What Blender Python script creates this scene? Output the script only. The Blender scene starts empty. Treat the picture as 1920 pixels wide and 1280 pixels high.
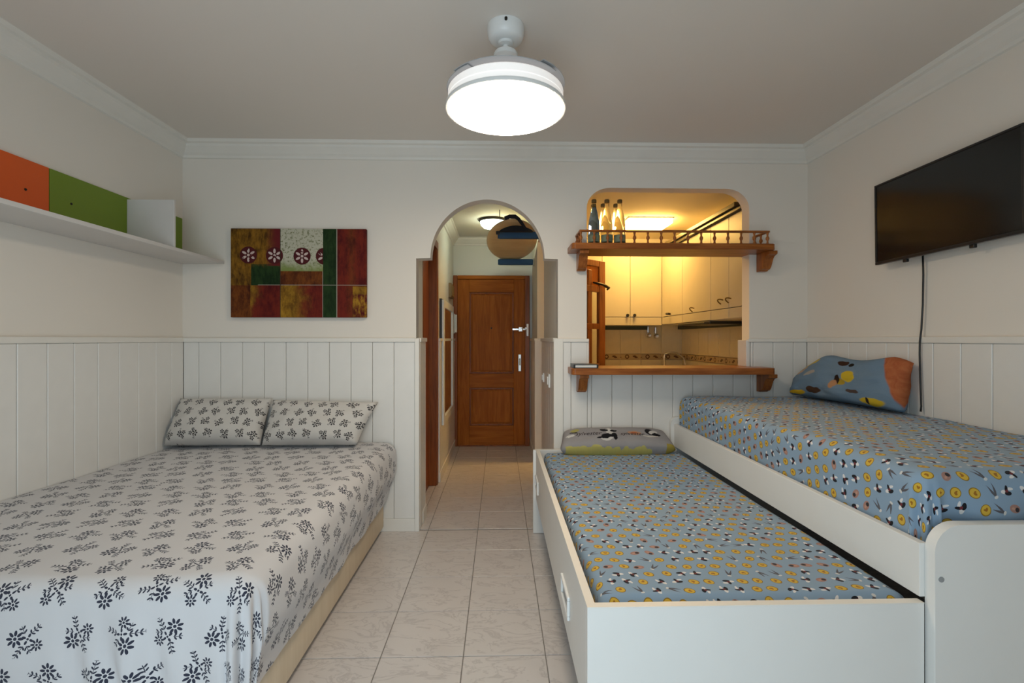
import bpy, bmesh, math, random
from mathutils import Vector, Matrix, noise as mnoise
random.seed(7)
C = bpy.context.scene
COL = C.collection
PI = math.pi

# ------------------------------------------------------------------ camera, world, exposure
cam_d = bpy.data.cameras.new('camera'); cam = bpy.data.objects.new('camera', cam_d); COL.objects.link(cam)
cam_d.sensor_width = 36; cam_d.lens = 36*919/1920
cam_d.shift_y = -4/1920
cam.location = (0, 0, 1.28); cam.rotation_euler = (PI/2, 0, -math.atan(23/919))
cam_d.clip_start = .02
C.camera = cam
C.view_settings.view_transform = 'Standard'; C.view_settings.look = 'None'
C.view_settings.gamma = 1; C.view_settings.use_curve_mapping = False
C.view_settings.exposure = 0.0
SKY = 4.0; FAN = 26.0; KIT = 40.0; HALL = 16.0
world = bpy.data.worlds.new('world'); C.world = world; world.use_nodes = True
bg = world.node_tree.nodes['Background']
bg.inputs[0].default_value = (.70, .88, 1, 1); bg.inputs[1].default_value = SKY
pl = bpy.data.lights.new('window_portal', 'AREA'); pl.shape = 'RECTANGLE'; pl.size = 1.4; pl.size_y = 2.12
pl.cycles.is_portal = True
po = bpy.data.objects.new('window_portal', pl); COL.objects.link(po)
WX0, WX1, WZ1, WY = -1.0, .40, 2.15, -.32
po.location = ((WX0+WX1)/2, WY-.06, WZ1/2); po.rotation_euler = (PI/2, 0, 0)

# ------------------------------------------------------------------ node expression helper
NT = None
def sock(v, n, i):
    if isinstance(v, X): NT.links.new(v.s, n.inputs[i])
    elif v is not None: n.inputs[i].default_value = v
def M(op, a, b=None, c=None):
    n = NT.nodes.new('ShaderNodeMath'); n.operation = op
    sock(a, n, 0); sock(b, n, 1); sock(c, n, 2)
    return X(n.outputs[0])
class X:
    def __init__(s, so): s.s = so
    def __add__(a, b): return M('ADD', a, b)
    __radd__ = __add__
    def __sub__(a, b): return M('SUBTRACT', a, b)
    def __rsub__(a, b): return M('SUBTRACT', b, a)
    def __mul__(a, b): return M('MULTIPLY', a, b)
    __rmul__ = __mul__
    def __truediv__(a, b): return M('DIVIDE', a, b)
def lt(a, b): return M('LESS_THAN', a, b)
def gt(a, b): return M('GREATER_THAN', a, b)
def mx(a, b): return M('MAXIMUM', a, b)
def mn(a, b): return M('MINIMUM', a, b)
def ab(a): return M('ABSOLUTE', a)
def band(a, lo, hi): return gt(a, lo)*lt(a, hi)
def rect(u, v, a, b, c, d): return band(u, a, b)*band(v, c, d)
def ell(x, y, cx, cy, rx, ry):
    p = (x-cx)*(1/rx); q = (y-cy)*(1/ry)
    return lt(p*p+q*q, 1.0)
def soft(x, y, cx, cy, rx, ry, e=.25):
    p = (x-cx)*(1/rx); q = (y-cy)*(1/ry)
    n = NT.nodes.new('ShaderNodeMapRange'); n.interpolation_type = 'SMOOTHSTEP'
    sock(p*p+q*q, n, 0); n.inputs[1].default_value = 1+e; n.inputs[2].default_value = 1-e
    return X(n.outputs[0])
def ramp(x, a, b):
    n = NT.nodes.new('ShaderNodeMapRange'); n.interpolation_type = 'SMOOTHSTEP'
    sock(x, n, 0); n.inputs[1].default_value = a; n.inputs[2].default_value = b
    return X(n.outputs[0])
def mix(f, a, b):
    n = NT.nodes.new('ShaderNodeMix'); n.data_type = 'RGBA'
    sock(f, n, 0)
    for v, i in ((a, 6), (b, 7)):
        if isinstance(v, X): NT.links.new(v.s, n.inputs[i])
        else: n.inputs[i].default_value = (*v, 1)
    return X(n.outputs[2])
def sep(v):
    n = NT.nodes.new('ShaderNodeSeparateXYZ'); NT.links.new(v.s, n.inputs[0])
    return [X(o) for o in n.outputs]
def comb(x, y, z=0.0):
    n = NT.nodes.new('ShaderNodeCombineXYZ')
    for i, v in enumerate((x, y, z)): sock(v, n, i)
    return X(n.outputs[0])
def coord(k='Object'):
    n = NT.nodes.new('ShaderNodeTexCoord'); return X(n.outputs[k])
def noise(vec, scale, detail=3, rough=.5, dist=0.0):
    n = NT.nodes.new('ShaderNodeTexNoise'); NT.links.new(vec.s, n.inputs['Vector'])
    n.inputs['Scale'].default_value = scale; n.inputs['Detail'].default_value = detail
    n.inputs['Roughness'].default_value = rough; n.inputs['Distortion'].default_value = dist
    return X(n.outputs[0])
def white(a, b, c=0.0):
    n = NT.nodes.new('ShaderNodeTexWhiteNoise'); n.noise_dimensions = '3D'
    NT.links.new(comb(a, b, c).s, n.inputs['Vector'])
    return X(n.outputs['Value'])
def mapping(vec, scale=(1, 1, 1), rot=(0, 0, 0)):
    n = NT.nodes.new('ShaderNodeMapping'); NT.links.new(vec.s, n.inputs[0])
    n.inputs['Scale'].default_value = scale; n.inputs['Rotation'].default_value = rot
    return X(n.outputs[0])
def objrand():
    n = NT.nodes.new('ShaderNodeObjectInfo'); return X(n.outputs['Random'])

class Mat:
    def __init__(s, name, rough=.5, spec=.5, metal=0, **k):
        global NT
        s.m = bpy.data.materials.new(name); s.m.use_nodes = True; NT = s.m.node_tree
        s.b = NT.nodes['Principled BSDF']
        s.b.inputs['Roughness'].default_value = rough
        s.b.inputs['Specular IOR Level'].default_value = spec
        s.b.inputs['Metallic'].default_value = metal
        for kk, v in k.items(): s.b.inputs[kk.replace('_', ' ')].default_value = v
    def col(s, c):
        if isinstance(c, X): NT.links.new(c.s, s.b.inputs['Base Color'])
        else: s.b.inputs['Base Color'].default_value = (*c, 1)
        return s
    def rough(s, r): NT.links.new(r.s, s.b.inputs['Roughness']); return s
    def bump(s, h, strength=.2, dist=.002):
        n = NT.nodes.new('ShaderNodeBump'); n.inputs['Strength'].default_value = strength
        n.inputs['Distance'].default_value = dist
        NT.links.new(h.s, n.inputs['Height']); NT.links.new(n.outputs[0], s.b.inputs['Normal']); return s
def flat(name, c, rough=.5, spec=.5, metal=0, var=.04, **k):
    m = Mat(name, rough, spec, metal, **k)
    n = noise(coord(), 9, 2)
    m.col(mix(n, [x*(1-var) for x in c], [min(1, x*(1+var)) for x in c]))
    return m.m
def emit(name, c, strength):
    m = Mat(name, .4); m.col((.9, .9, .9))
    m.b.inputs['Emission Color'].default_value = (*c, 1); m.b.inputs['Emission Strength'].default_value = strength
    return m.m
def wood(name, c1, c2, axis=2, scale=1.0, rough=.35, spec=.3):
    m = Mat(name, rough, spec); p = coord()
    sc = [14*scale]*3; sc[axis] = 1.1*scale
    r = objrand()
    q = mapping(p, sc)
    qx = sep(q); q = comb(qx[0]+r*31.0, qx[1]+r*17.0, qx[2]+r*9.0)
    n1 = noise(q, 1.0, 4, .6, 1.6); n2 = noise(q, 5.0, 3, .7)
    f = ramp(n1*.75+n2*.35, .32, .78)
    m.col(mix(f, c1, c2)); m.bump(n2, .08, .001)
    return m.m
def plaster(name, c, fine=260, strength=.15):
    m = Mat(name, .75, .25); p = coord()
    n = noise(p, fine, 3, .6); b = noise(p, 1.3, 2)
    m.col(mix(b, [x*.975 for x in c], c)); m.bump(n, strength, .002)
    return m.m

WALL = plaster('wall_paint', (.83, .767, .685))
CEIL = plaster('ceiling_paint', (.80, .735, .665), 120, .1)
HALLW = plaster('hall_paint', (.74, .72, .66))
TRIM = flat('white_trim', (.81, .775, .71), .45)
PLANK = flat('white_panelling', (.80, .775, .73), .38)
LAM = flat('white_laminate', (.79, .78, .745), .42, var=.02)
LAMEDGE = flat('cream_edge', (.84, .80, .73), .45)
PINE = wood('pine_stain', (.19, .050, .010), (.42, .14, .030), 0, 1.2, .3)
PINEZ = wood('pine_stain_upright', (.19, .050, .010), (.44, .15, .032), 2, 1.2, .3)
DOORW = wood('door_oak', (.30, .075, .008), (.48, .15, .020), 2, 1.1, .45, .1)
DOORX = wood('door_oak_cross', (.30, .075, .008), (.48, .15, .020), 0, 1.1, .45, .1)
JAMB = wood('door_mahogany', (.17, .042, .009), (.36, .10, .022), 2, .8, .35)
PALEW = wood('pale_board', (.72, .50, .24), (.86, .66, .38), 0, 1.2, .45)
CHROME = flat('chrome', (.85, .85, .86), .12, .5, 1.0)
STEEL = flat('brushed_steel', (.55, .54, .52), .3, .5, 1.0)
BLACK = flat('black_plastic', (.012, .012, .013), .35)
CLOTHB = flat('black_cloth', (.01, .011, .016), .8)
BLUEF = flat('blue_foam', (.03, .10, .22), .7)
ORANGE = flat('orange_board', (.74, .105, .007), .5)
GREEN = flat('green_board', (.165, .25, .012), .5)
SHELFW = flat('shelf_board', (.66, .63, .60), .5)
WPLAST = flat('white_plastic', (.82, .82, .80), .35)
GREYP = flat('grey_translucent_blade', (.42, .42, .43), .25)
CABM = flat('cream_cabinet', (.50, .455, .36), .4)
KWALL = plaster('kitchen_paint', (.88, .80, .62))
GREEND = flat('dark_green_strip', (.03, .045, .025), .5)
DARK = flat('dark_brown_rail', (.035, .026, .014), .35)
GROUT = flat('grout', (.25, .23, .21), .9)
BRASS = flat('aged_brass', (.20, .14, .06), .35, .5, 1.0)
DKMETAL = flat('dark_metal', (.03, .025, .02), .4, .5, .6)
GREYDOT = flat('grey_cap', (.30, .31, .31), .5)
PAPER = flat('paper_pages', (.72, .70, .66), .8)
BEIGE = Mat('beige_upholstery', .85, .2)
_p = coord(); _n = noise(mapping(_p, (30, 30, 3)), 1.0, 4, .6)
BEIGE.col(mix(_n, (.68, .55, .39), (.80, .68, .52))).bump(noise(_p, 400, 2), .2, .001); BEIGE = BEIGE.m
MATTR = flat('mattress_ticking', (.75, .73, .68), .9)
DRUMM = emit('drum_plastic', (1, .93, .86), .42)
FANE = emit('fan_diffuser', (1, .84, .64), FAN)
KITE = emit('kitchen_diffuser', (1, .58, .15), KIT)
HALLE = emit('hall_diffuser', (.86, 1, .80), HALL)

# floor tile: pinkish white ceramic with faint veins
m = Mat('floor_tile', .28, .45); p = coord(); r = objrand()
px, py, pz = sep(p); q = comb(px+r*37.0, py+r*21.0, r*5.0)
v1 = noise(mapping(q, (5, 11, 1), (0, 0, .6)), 1.0, 5, .6, 1.2)
vein = 1.0-ramp(ab(v1-.5), 0, .035)
cl = noise(q, 6, 4)
m.col(mix(vein*.5, mix(cl, (.60, .555, .53), (.70, .655, .63)), (.43, .39, .38))); TILE = m.m
# kitchen tile
m = Mat('kitchen_tile', .25); n_ = noise(coord(), 14, 3)
m.col(mix(n_, (.64, .57, .38), (.74, .66, .46))); KTILE = m.m
m = Mat('border_tile', .3); x_, y_, z_ = sep(coord())
t = x_+y_
k = M('FLOOR', t*10.0); f = t*10.0-k-.5; zz = (z_-.0345)*10.0
odd = M('MODULO', ab(k), 2.0)
ring = band(M('SQRT', f*f+zz*zz), .14, .26); leaf = mx(ell(f, zz, -.1, .05, .22, .1), ell(f, zz, .1, -.08, .2, .1))
mask = mx(mx(ring*odd, leaf*(1.0-odd)), gt(ab(zz), .30)*lt(ab(zz), .335))
m.col(mix(mask, (.50, .38, .21), (.10, .045, .018))); BORDER = m.m

# navy floral print on cotton
def flower(x, y, cx, cy, R, n, wd=.17):
    px, py = x-cx, y-cy
    r = M('SQRT', px*px+py*py); th = M('ARCTAN2', py, px)
    a = th*(n/(2*PI))+20.0; a = ab(a-M('FLOOR', a)-.5)
    lat = r*M('SINE', a*(2*PI/n))
    A = (r-.66*R)*(1/(.34*R)); B = lat*(1/(wd*R))
    return mx(lt(A*A+B*B, 1.0), lt(r, .2*R))
def sprig(x, y, sx, sy, ang, L, pitch=.075):
    c, s = math.cos(ang), math.sin(ang)
    px, py = x-sx, y-sy
    t = px*c+py*s; d = ab(py*c-px*s+M('SINE', t*9.0)*.015)
    k = t*(1/pitch); k = (k-M('FLOOR', k)-.5)*pitch
    A = (k-(d-.036)*.55)*(1/.021); B = (d-.036)*(1/.031)
    inside = band(t, 0, L)
    return mx(lt(A*A+B*B, 1.0), lt(d, .006))*inside
def floral(cell, base, ink, name, rough=.9, simple=False):
    m = Mat(name, rough, .15); m.b.inputs['Sheen Weight'].default_value = .15
    u, v, _ = sep(coord('UV'))
    U = u*(1/cell); V = v*(1/(cell*.86))
    row = M('FLOOR', V); U = U+row*.5; colm = M('FLOOR', U)
    x = U-colm-.5; y = (V-row-.5)*.86
    rr = white(colm, row); r2 = white(colm, row, 3.0)
    a = rr*(2*PI); ca, sa = M('COSINE', a), M('SINE', a)
    x = x+(rr-.5)*.20; y = y+(r2-.5)*.18
    X_, Y_ = x*ca-y*sa, x*sa+y*ca
    if simple:
        k = flower(X_, Y_, .10, -.08, .21, 5, .27)
        k = mx(k, flower(X_, Y_, -.17, .11, .15, 5, .30))
        k = mx(k, flower(X_, Y_, .12, .20, .13, 4, .3))
        k = mx(k, sprig(X_, Y_, -.05, -.16, 3.9, .22, .11))
        k = mx(k, sprig(X_, Y_, .0, .06, 1.2, .34, .10))
    else:
        k = flower(X_, Y_, .18, -.10, .17, 8)
        k = mx(k, flower(X_, Y_, -.17, .18, .125, 8))
        k = mx(k, flower(X_, Y_, -.04, .0, .12, 4, .2))
        k = mx(k, sprig(X_, Y_, .07, .10, .7, .28, .085))
        k = mx(k, sprig(X_, Y_, -.12, -.08, 3.6, .26, .085))
        k = mx(k, sprig(X_, Y_, -.02, -.12, 4.9, .17, .085))
        k = mx(k, sprig(X_, Y_, .02, .12, 1.9, .17, .085))
    w = noise(coord('UV'), 700, 2)
    cl = noise(coord('UV'), 3, 2)
    m.col(mix(k*.97, mix(cl, base, [c*.94 for c in base]), ink)); m.bump(w, .15, .001)
    return m.m
FLORAL = floral(.130, (.66, .645, .65), (.016, .020, .042), 'floral_sheet')
FLORALP = floral(.086, (.66, .63, .59), (.05, .048, .050), 'floral_pillowcase', simple=True)

# blue print with scattered small yellow, black-and-white, grey and pink spots
def spots(cell, name, base=(.26, .365, .48)):
    m = Mat(name, .9, .15); m.b.inputs['Sheen Weight'].default_value = .1
    u, v, _ = sep(coord('UV'))
    U = u*(1/cell); V = v*(1/cell)
    row = M('FLOOR', V); U = U+row*.37; colm = M('FLOOR', U)
    r1 = white(colm, row); r2 = white(colm, row, 1.0); r3 = white(colm, row, 2.0); ty = white(colm, row, 5.0)
    x = (U-colm-.5+(r1-.5)*.20)*.86; y = (V-row-.5+(r2-.5)*.20)*.86
    a = r3*(2*PI); ca, sa = M('COSINE', a), M('SINE', a)
    x, y = x*ca-y*sa, x*sa+y*ca
    c = base
    w = noise(coord('UV'), 3.5, 2)
    c = mix(w, base, [b*.93 for b in base])
    t1, t2, t3, t4 = lt(ty, .38), band(ty, .38, .68), band(ty, .68, .86), gt(ty, .86)
    d = ell(x, y, 0, 0, .29, .25)
    c = mix(d*t1, c, (.27, .16, .02)); c = mix(ell(x, y, .01, 0, .245, .21)*t1, c, (.62, .40, .05))
    c = mix(mx(ell(x, y, .05, -.02, .10, .06), ell(x, y, .0, .03, .05, .09))*t1, c, (.33, .14, .02))
    c = mix(mx(ell(x, y, .14, .04, .20, .10), ell(x, y, -.14, -.13, .17, .07))*t2, c, (.72, .70, .68))
    c = mix(mx(ell(x, y, -.06, .09, .19, .10), ell(x, y, .05, -.11, .08, .17))*t2, c, (.012, .012, .016))
    c = mix(ell(x, y, .02, -.01, .09, .07)*t2, c, (.16, .03, .035))
    ay = ab(y)
    c = mix(lt(ab(ay-.07-x*.22)*(1/.085)+ab(x)*(1/.40)*.7, .75)*t3, c, (.10, .095, .105))
    c = mix(ell(x, y, -.27, 0, .07, .11)*t3, c, (.62, .61, .58))
    c = mix(ell(x, y, 0, 0, .31, .20)*t4, c, (.36, .20, .16)); c = mix(ell(x, y, -.13, .03, .12, .11)*t4, c, (.035, .028, .03))
    c = mix(ell(x, y, .10, 0, .10, .06)*t4, c, (.50, .28, .20))
    m.col(c); m.bump(noise(coord('UV'), 600, 2), .12, .001)
    return m.m
SPOTS = spots(.050, 'blue_spotted_sheet')
# large-print pillowcases
m = Mat('blue_pillowcase', .9, .15); u, v, _ = sep(coord('UV'))
wob = noise(coord('UV'), 9, 3); U = u+(wob-.5)*.05; V = v+(wob-.5)*.04
c = mix(noise(coord('UV'), 5, 2), (.20, .27, .34), (.14, .23, .34))
for cx, cy, rx, ry, cc in [(.55, .02, .042, .035, (.62, .43, .03)), (.50, -.02, .03, .02, (.42, .28, .03)), (.475, -.01, .02, .03, (.03, .015, .01)),
        (.46, -.035, .025, .025, (.50, .26, .13)), (.46, .098, .045, .014, (.05, .022, .012)), (.53, .092, .02, .010, (.02, .015, .01)),
        (.20, .105, .07, .014, (.55, .42, .10)), (.12, .085, .05, .012, (.52, .33, .20)), (.24, .02, .05, .012, (.40, .35, .30)),
        (.12, -.105, .10, .018, (.62, .40, .02)), (.30, -.085, .06, .02, (.07, .035, .02)), (.72, -.108, .07, .022, (.60, .42, .03)), (.70, -.105, .012, .02, (.03, .02, .02)),
        (.6, -.065, .05, .010, (.09, .06, .05))]:
    c = mix(soft(U, V, cx, cy, rx, ry), c, cc)
c = mix(ramp(u+v*.6, .785, .80), c, mix(noise(coord('UV'), 25, 4, .6, 1), (.30, .055, .02), (.55, .20, .08)))
m.col(c); m.bump(noise(mapping(coord('UV'), (6, 18, 1), (0, 0, .5)), 1, 3), .55, .02); BLUEP = m.m
m = Mat('grey_pillowcase', .9, .15); u, v, _ = sep(coord('UV'))
wob = noise(coord('UV'), 14, 3); U = u+(wob-.5)*.06; V = (v+(wob-.5)*.05)*1.15+.022
c = mix(noise(coord('UV'), 6, 3), (.27, .255, .26), (.36, .345, .345))
for cx, cy, rx, ry, cc in [(.335, .05, .028, .05, (.62, .60, .57)), (.30, .075, .03, .02, (.015, .014, .016)), (.37, .07, .025, .012, (.015, .014, .016)), (.315, .0, .04, .028, (.012, .012, .014)),
        (.36, -.005, .02, .04, (.012, .012, .014)), (.27, -.02, .025, .014, (.012, .012, .014)), (.30, -.035, .04, .012, (.6, .59, .56)),
        (.08, .055, .035, .012, (.02, .02, .02)), (.06, .02, .035, .010, (.62, .60, .56)), (.09, .085, .03, .02, (.40, .36, .12)),
        (.50, .035, .048, .030, (.50, .27, .16)), (.50, .035, .025, .012, (.50, .14, .05)), (.62, .06, .026, .04, (.015, .014, .016)), (.645, .05, .028, .022, (.6, .58, .55)), (.655, .02, .03, .018, (.012, .012, .014)),
        (.6, .0, .06, .008, (.58, .56, .5))]:
    c = mix(soft(U, V, cx, cy, rx, ry), c, cc)
c = mix(lt(V+u*.03, -.079)*gt(u, .03)*lt(u, .62), c, (.50, .44, .14))
c = mix(gt(u, .70)*lt(V, -.062), c, (.36, .28, .06))
m.col(c); m.bump(noise(mapping(coord('UV'), (14, 6, 1), (0, 0, -.6)), 1, 3), .4, .015); GREYPC = m.m
PRINT = flat('dark_print', (.045, .025, .025), .9)

# painting: abstract colour blocks
m = Mat('painted_canvas', .6, .12); x_, y_, z_ = sep(coord())
W_, H_ = .885, .585
u = x_*(1/W_)+.5; v = .5-z_*(1/H_)
pc = comb(x_, z_, 0.0)
n1 = noise(pc, 9, 5, .65, .6); n2 = noise(mapping(pc, (38, 12, 16), (0, .35, 0)), 1, 6, .75); g = ramp(n1*.45+n2*.75, .42, .76)
och = mix(g, (.045, .018, .003), (.28, .13, .014)); red = mix(g, (.07, .006, .007), (.17, .020, .010)); grn = mix(g, (.006, .018, .006), (.020, .046, .012))
brn = mix(g, (.05, .010, .004), (.19, .055, .010)); crm = mix(ramp(noise(pc, 55, 4, .7), .36, .50), (.16, .17, .08), (.50, .48, .37)); yel = mix(g, (.12, .05, .006), (.40, .21, .02))
c = och
c = mix(rect(u, v, .15, .365, .40, .66)*ramp(v+n1*.3, .5, .62), c, grn)
c = mix(rect(u, v, .26, .365, -1, .42)*ramp(u+n1*.12, .30, .40), c, (.13, .014, .016))
c = mix(rect(u, v, .365, .68, -1, .48), c, mix(ramp(v+n1*.25, .45, .62), crm, (.20, .25, .07)))
c = mix(rect(u, v, .365, .68, .48, .64), c, brn)
c = mix(rect(u, v, -1, .145, .64, 2), c, brn)
c = mix(rect(u, v, .145, .365, .64, 2), c, mix(ramp(u+n1*.25+v*.12, .33, .45), yel, red))
c = mix(rect(u, v, .365, .68, .64, 2), c, mix(ramp(u+n1*.35, .60, .78), yel, red))
c = mix(rect(u, v, .785, 2, -1, 2), c, mix(ramp(ab(u-.89)+n2*.12, .02, .12), brn, red))
c = mix(rect(u, v, .90, 2, .65, .74), c, yel)
c = mix(rect(u, v, .90, 2, .74, 1)*ramp(n2, .4, .6), c, yel)
for cx, cy in ((.13, .30), (.322, .305), (.525, .31), (.69, .31)):
    X_, Y_ = x_-(cx-.5)*W_, z_+(cy-.5)*H_
    c = mix(ell(X_, Y_, 0, 0, .056, .056), c, (.075, .012, .014))
    pt = flower(X_, Y_, 0, 0, .046, 6)*lt(noise(pc, 40, 2)+.0, .62)
    c = mix(pt, c, mix(n1, (.50, .33, .30), (.66, .58, .53)))
c = mix(rect(u, v, .68, .78, -1, 2), c, grn)
ln = mx(band(u, .779, .785), mx(band(u, .676, .680)*gt(v, .48), band(v, .633, .638)*gt(u, .2)))
c = mix(ln, c, (.36, .32, .26))
c = mix(band(u, .362, .367), c, (.05, .03, .02))
m.col(c); m.bump(n2, .35, .003); CANVAS = m.m
# glass
def glass(name, c, ior=1.4, rough=.02):
    m = Mat(name, rough); m.col(c); m.b.inputs['Transmission Weight'].default_value = 1; m.b.inputs['IOR'].default_value = ior
    return m.m
CLEAR = glass('clear_glass', (.98, .97, .88), 1.10)
BLUEG = glass('blue_glass', (.10, .22, .95), 1.12)
FROST = glass('door_glass', (.97, .96, .90), 1.2, .03)
m = Mat('tv_screen', .16, .5); m.col(mix(noise(coord(), 2, 1), (.006, .0065, .006), (.0075, .008, .0075))); SCREEN = m.m
m = Mat('mirror_glass', .03, .5, 1.0); m.col(mix(noise(coord(), 2, 1), (.8, .8, .78), (.82, .82, .8))); MIRROR = m.m
LABELM = flat('bottle_label', (.20, .24, .16), .6)
HOODM = flat('cooker_hood_dark', (.02, .022, .018), .35)

# ------------------------------------------------------------------ object helpers
def box(bm, x0, x1, y0, y1, z0, z1, bev=0, seg=2):
    r = bmesh.ops.create_cube(bm, size=1)
    vs = r['verts']
    bmesh.ops.scale(bm, vec=(x1-x0, y1-y0, z1-z0), verts=vs)
    bmesh.ops.translate(bm, vec=((x0+x1)/2, (y0+y1)/2, (z0+z1)/2), verts=vs)
    if bev:
        es = list({e for v in vs for e in v.link_edges})
        bmesh.ops.bevel(bm, geom=es, offset=bev, segments=seg, profile=.5, affect='EDGES', clamp_overlap=True)
    return bm
def B(*a, **k): return box(bmesh.new(), *a, **k)
def prism(poly, axis, a0, a1, bm=None, bev=0):
    bm = bm or bmesh.new()
    def P(p, t): return {'x': (t, p[0], p[1]), 'y': (p[0], t, p[1]), 'z': (p[0], p[1], t)}[axis]
    lo = [bm.verts.new(P(p, a0)) for p in poly]; hi = [bm.verts.new(P(p, a1)) for p in poly]
    n = len(poly); fs = [bm.faces.new(lo[::-1]), bm.faces.new(hi)]
    for i in range(n): fs.append(bm.faces.new((lo[i], lo[(i+1) % n], hi[(i+1) % n], hi[i])))
    if bev: bmesh.ops.bevel(bm, geom=list({e for f in fs for e in f.edges}), offset=bev, segments=2, profile=.5, affect='EDGES', clamp_overlap=True)
    bmesh.ops.recalc_face_normals(bm, faces=bm.faces)
    return bm
def lathe(prof, n=32, c=(0, 0, 0), bm=None, cap=True):
    bm = bm or bmesh.new(); rings = []
    for r, z in prof:
        if r < 1e-6: rings.append([bm.verts.new((c[0], c[1], c[2]+z))])
        else: rings.append([bm.verts.new((c[0]+r*math.cos(2*PI*i/n), c[1]+r*math.sin(2*PI*i/n), c[2]+z)) for i in range(n)])
    for a, b in zip(rings, rings[1:]):
        for i in range(n):
            j = (i+1) % n
            if len(a) == 1 and len(b) == 1: continue
            if len(a) == 1: bm.faces.new((a[0], b[j], b[i]))
            elif len(b) == 1: bm.faces.new((a[i], a[j], b[0]))
            else: bm.faces.new((a[i], a[j], b[j], b[i]))
    if cap:
        for rg in (rings[0], rings[-1]):
            if len(rg) > 1: bm.faces.new(rg)
    bmesh.ops.recalc_face_normals(bm, faces=bm.faces)
    return bm
def tube(pts, r, n=10, bm=None):
    bm = bm or bmesh.new(); pts = [Vector(p) for p in pts]; rings = []
    for i, p in enumerate(pts):
        d = (pts[min(i+1, len(pts)-1)]-pts[max(i-1, 0)]).normalized()
        up = Vector((0, 0, 1)) if abs(d.z) < .9 else Vector((1, 0, 0))
        a = d.cross(up).normalized(); b = d.cross(a)
        rr = r[i] if isinstance(r, (list, tuple)) else r
        rings.append([bm.verts.new(p+rr*(math.cos(2*PI*k/n)*a+math.sin(2*PI*k/n)*b)) for k in range(n)])
    for A, Bq in zip(rings, rings[1:]):
        for k in range(n): bm.faces.new((A[k], A[(k+1) % n], Bq[(k+1) % n], Bq[k]))
    bm.faces.new(rings[0]); bm.faces.new(rings[-1])
    bmesh.ops.recalc_face_normals(bm, faces=bm.faces)
    return bm
def wloc(o):
    v = Vector((0, 0, 0))
    while o: v += o.location; o = o.parent
    return v
def obj(name, bm, mat, parent=None, smooth=False, origin=None, label=None, cat=None, group=None, kind=None):
    me = bpy.data.meshes.new(name)
    xs = [v.co for v in bm.verts]
    if origin is None:
        lo = [min(c[i] for c in xs) for i in range(3)]; hi = [max(c[i] for c in xs) for i in range(3)]
        origin = Vector(((lo[0]+hi[0])/2, (lo[1]+hi[1])/2, lo[2]))
    origin = Vector(origin)
    bmesh.ops.translate(bm, vec=-origin, verts=bm.verts)
    bm.to_mesh(me); bm.free()
    me.materials.append(mat)
    if smooth:
        for p in me.polygons: p.use_smooth = True
        if smooth != True: me.set_sharp_from_angle(angle=math.radians(smooth))
    o = bpy.data.objects.new(name, me); COL.objects.link(o)
    if parent: o.parent = parent; o.location = origin-wloc(parent)
    else: o.location = origin
    tag(o, label, cat, group, kind)
    return o
def tag(o, label=None, cat=None, group=None, kind=None):
    for k, v in (('label', label), ('category', cat), ('group', group), ('kind', kind)):
        if v: o[k] = v
def thing(name, loc, label, cat, group=None):
    o = bpy.data.objects.new(name, None); COL.objects.link(o); o.location = loc; o.empty_display_size = .05
    tag(o, label, cat, group); return o
def inst(src, loc, parent=None, rot=0):
    o = src.copy(); COL.objects.link(o)
    if parent: o.parent = parent; o.location = Vector(loc)-wloc(parent)
    else: o.location = loc
    if rot: o.rotation_euler = (0, 0, rot)
    return o
def struct(name, bm, mat, **k):
    return obj(name, bm, mat, kind='structure', origin=(0, 0, 0), **k)
def dup(root, loc, label=None):
    r = root.copy(); COL.objects.link(r); r.location = loc
    if label: r['label'] = label
    for ch in list(root.children):
        c = ch.copy(); COL.objects.link(c); c.parent = r
    return r

# ------------------------------------------------------------------ room shell
XL, XR, YW, ZC = -2.10, 2.105, 3.30, 2.58
YH, ZH = 5.93, 2.50          # far wall, hall and kitchen ceiling
HX0, HX1 = -.56, .392        # hall sides
KX1 = 2.225
YF = WY                      # front wall, inner face
def slab2d(outline, holes, y0, y1):
    cu = bpy.data.curves.new('tmp', 'CURVE'); cu.dimensions = '2D'; cu.fill_mode = 'BOTH'; cu.extrude = (y1-y0)/2
    for pts in [outline]+holes:
        s = cu.splines.new('POLY'); s.points.add(len(pts)-1); s.use_cyclic_u = True
        for p, q in zip(s.points, pts): p.co = (q[0], q[1], 0, 1)
    o = bpy.data.objects.new('tmp', cu); COL.objects.link(o)
    dg = bpy.context.evaluated_depsgraph_get()
    me = bpy.data.meshes.new_from_object(o.evaluated_get(dg))
    bm = bmesh.new(); bm.from_mesh(me); bpy.data.objects.remove(o); bpy.data.meshes.remove(me)
    for v in bm.verts: v.co = (v.co.x, (y0+y1)/2-v.co.z, v.co.y)
    bmesh.ops.recalc_face_normals(bm, faces=bm.faces)
    return bm
arch = [(-.0815-.3835*math.cos(a), 1.825+.395*math.sin(a)) for a in [PI*i/40 for i in range(41)]]
outl = [(-2.3, 0), (HX0, 0), (HX0, 1.822)]+arch+[(HX1, 1.822), (HX1, 0), (2.4, 0), (2.4, 2.7), (-2.3, 2.7)]
PX0, PX1, PZ0, PZ1, PR = .588, 1.700, 1.055, 2.305, .16
def rc(cx, cz, a0, a1): return [(cx+PR*math.cos(a), cz+PR*.85*math.sin(a)) for a in [a0+(a1-a0)*i/10 for i in range(11)]]
hole = [(PX0, PZ0), (PX1, PZ0)]+rc(PX1-PR, PZ1-PR*.85, 0, PI/2)+rc(PX0+PR, PZ1-PR*.85, PI/2, PI)
wall_back = struct('wall_back', slab2d(outl, [hole], YW, YW+.10), WALL)
wall_left = struct('wall_left', B(XL-.15, XL, YF-.2, YW+.05, 0, 2.7), WALL)
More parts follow.
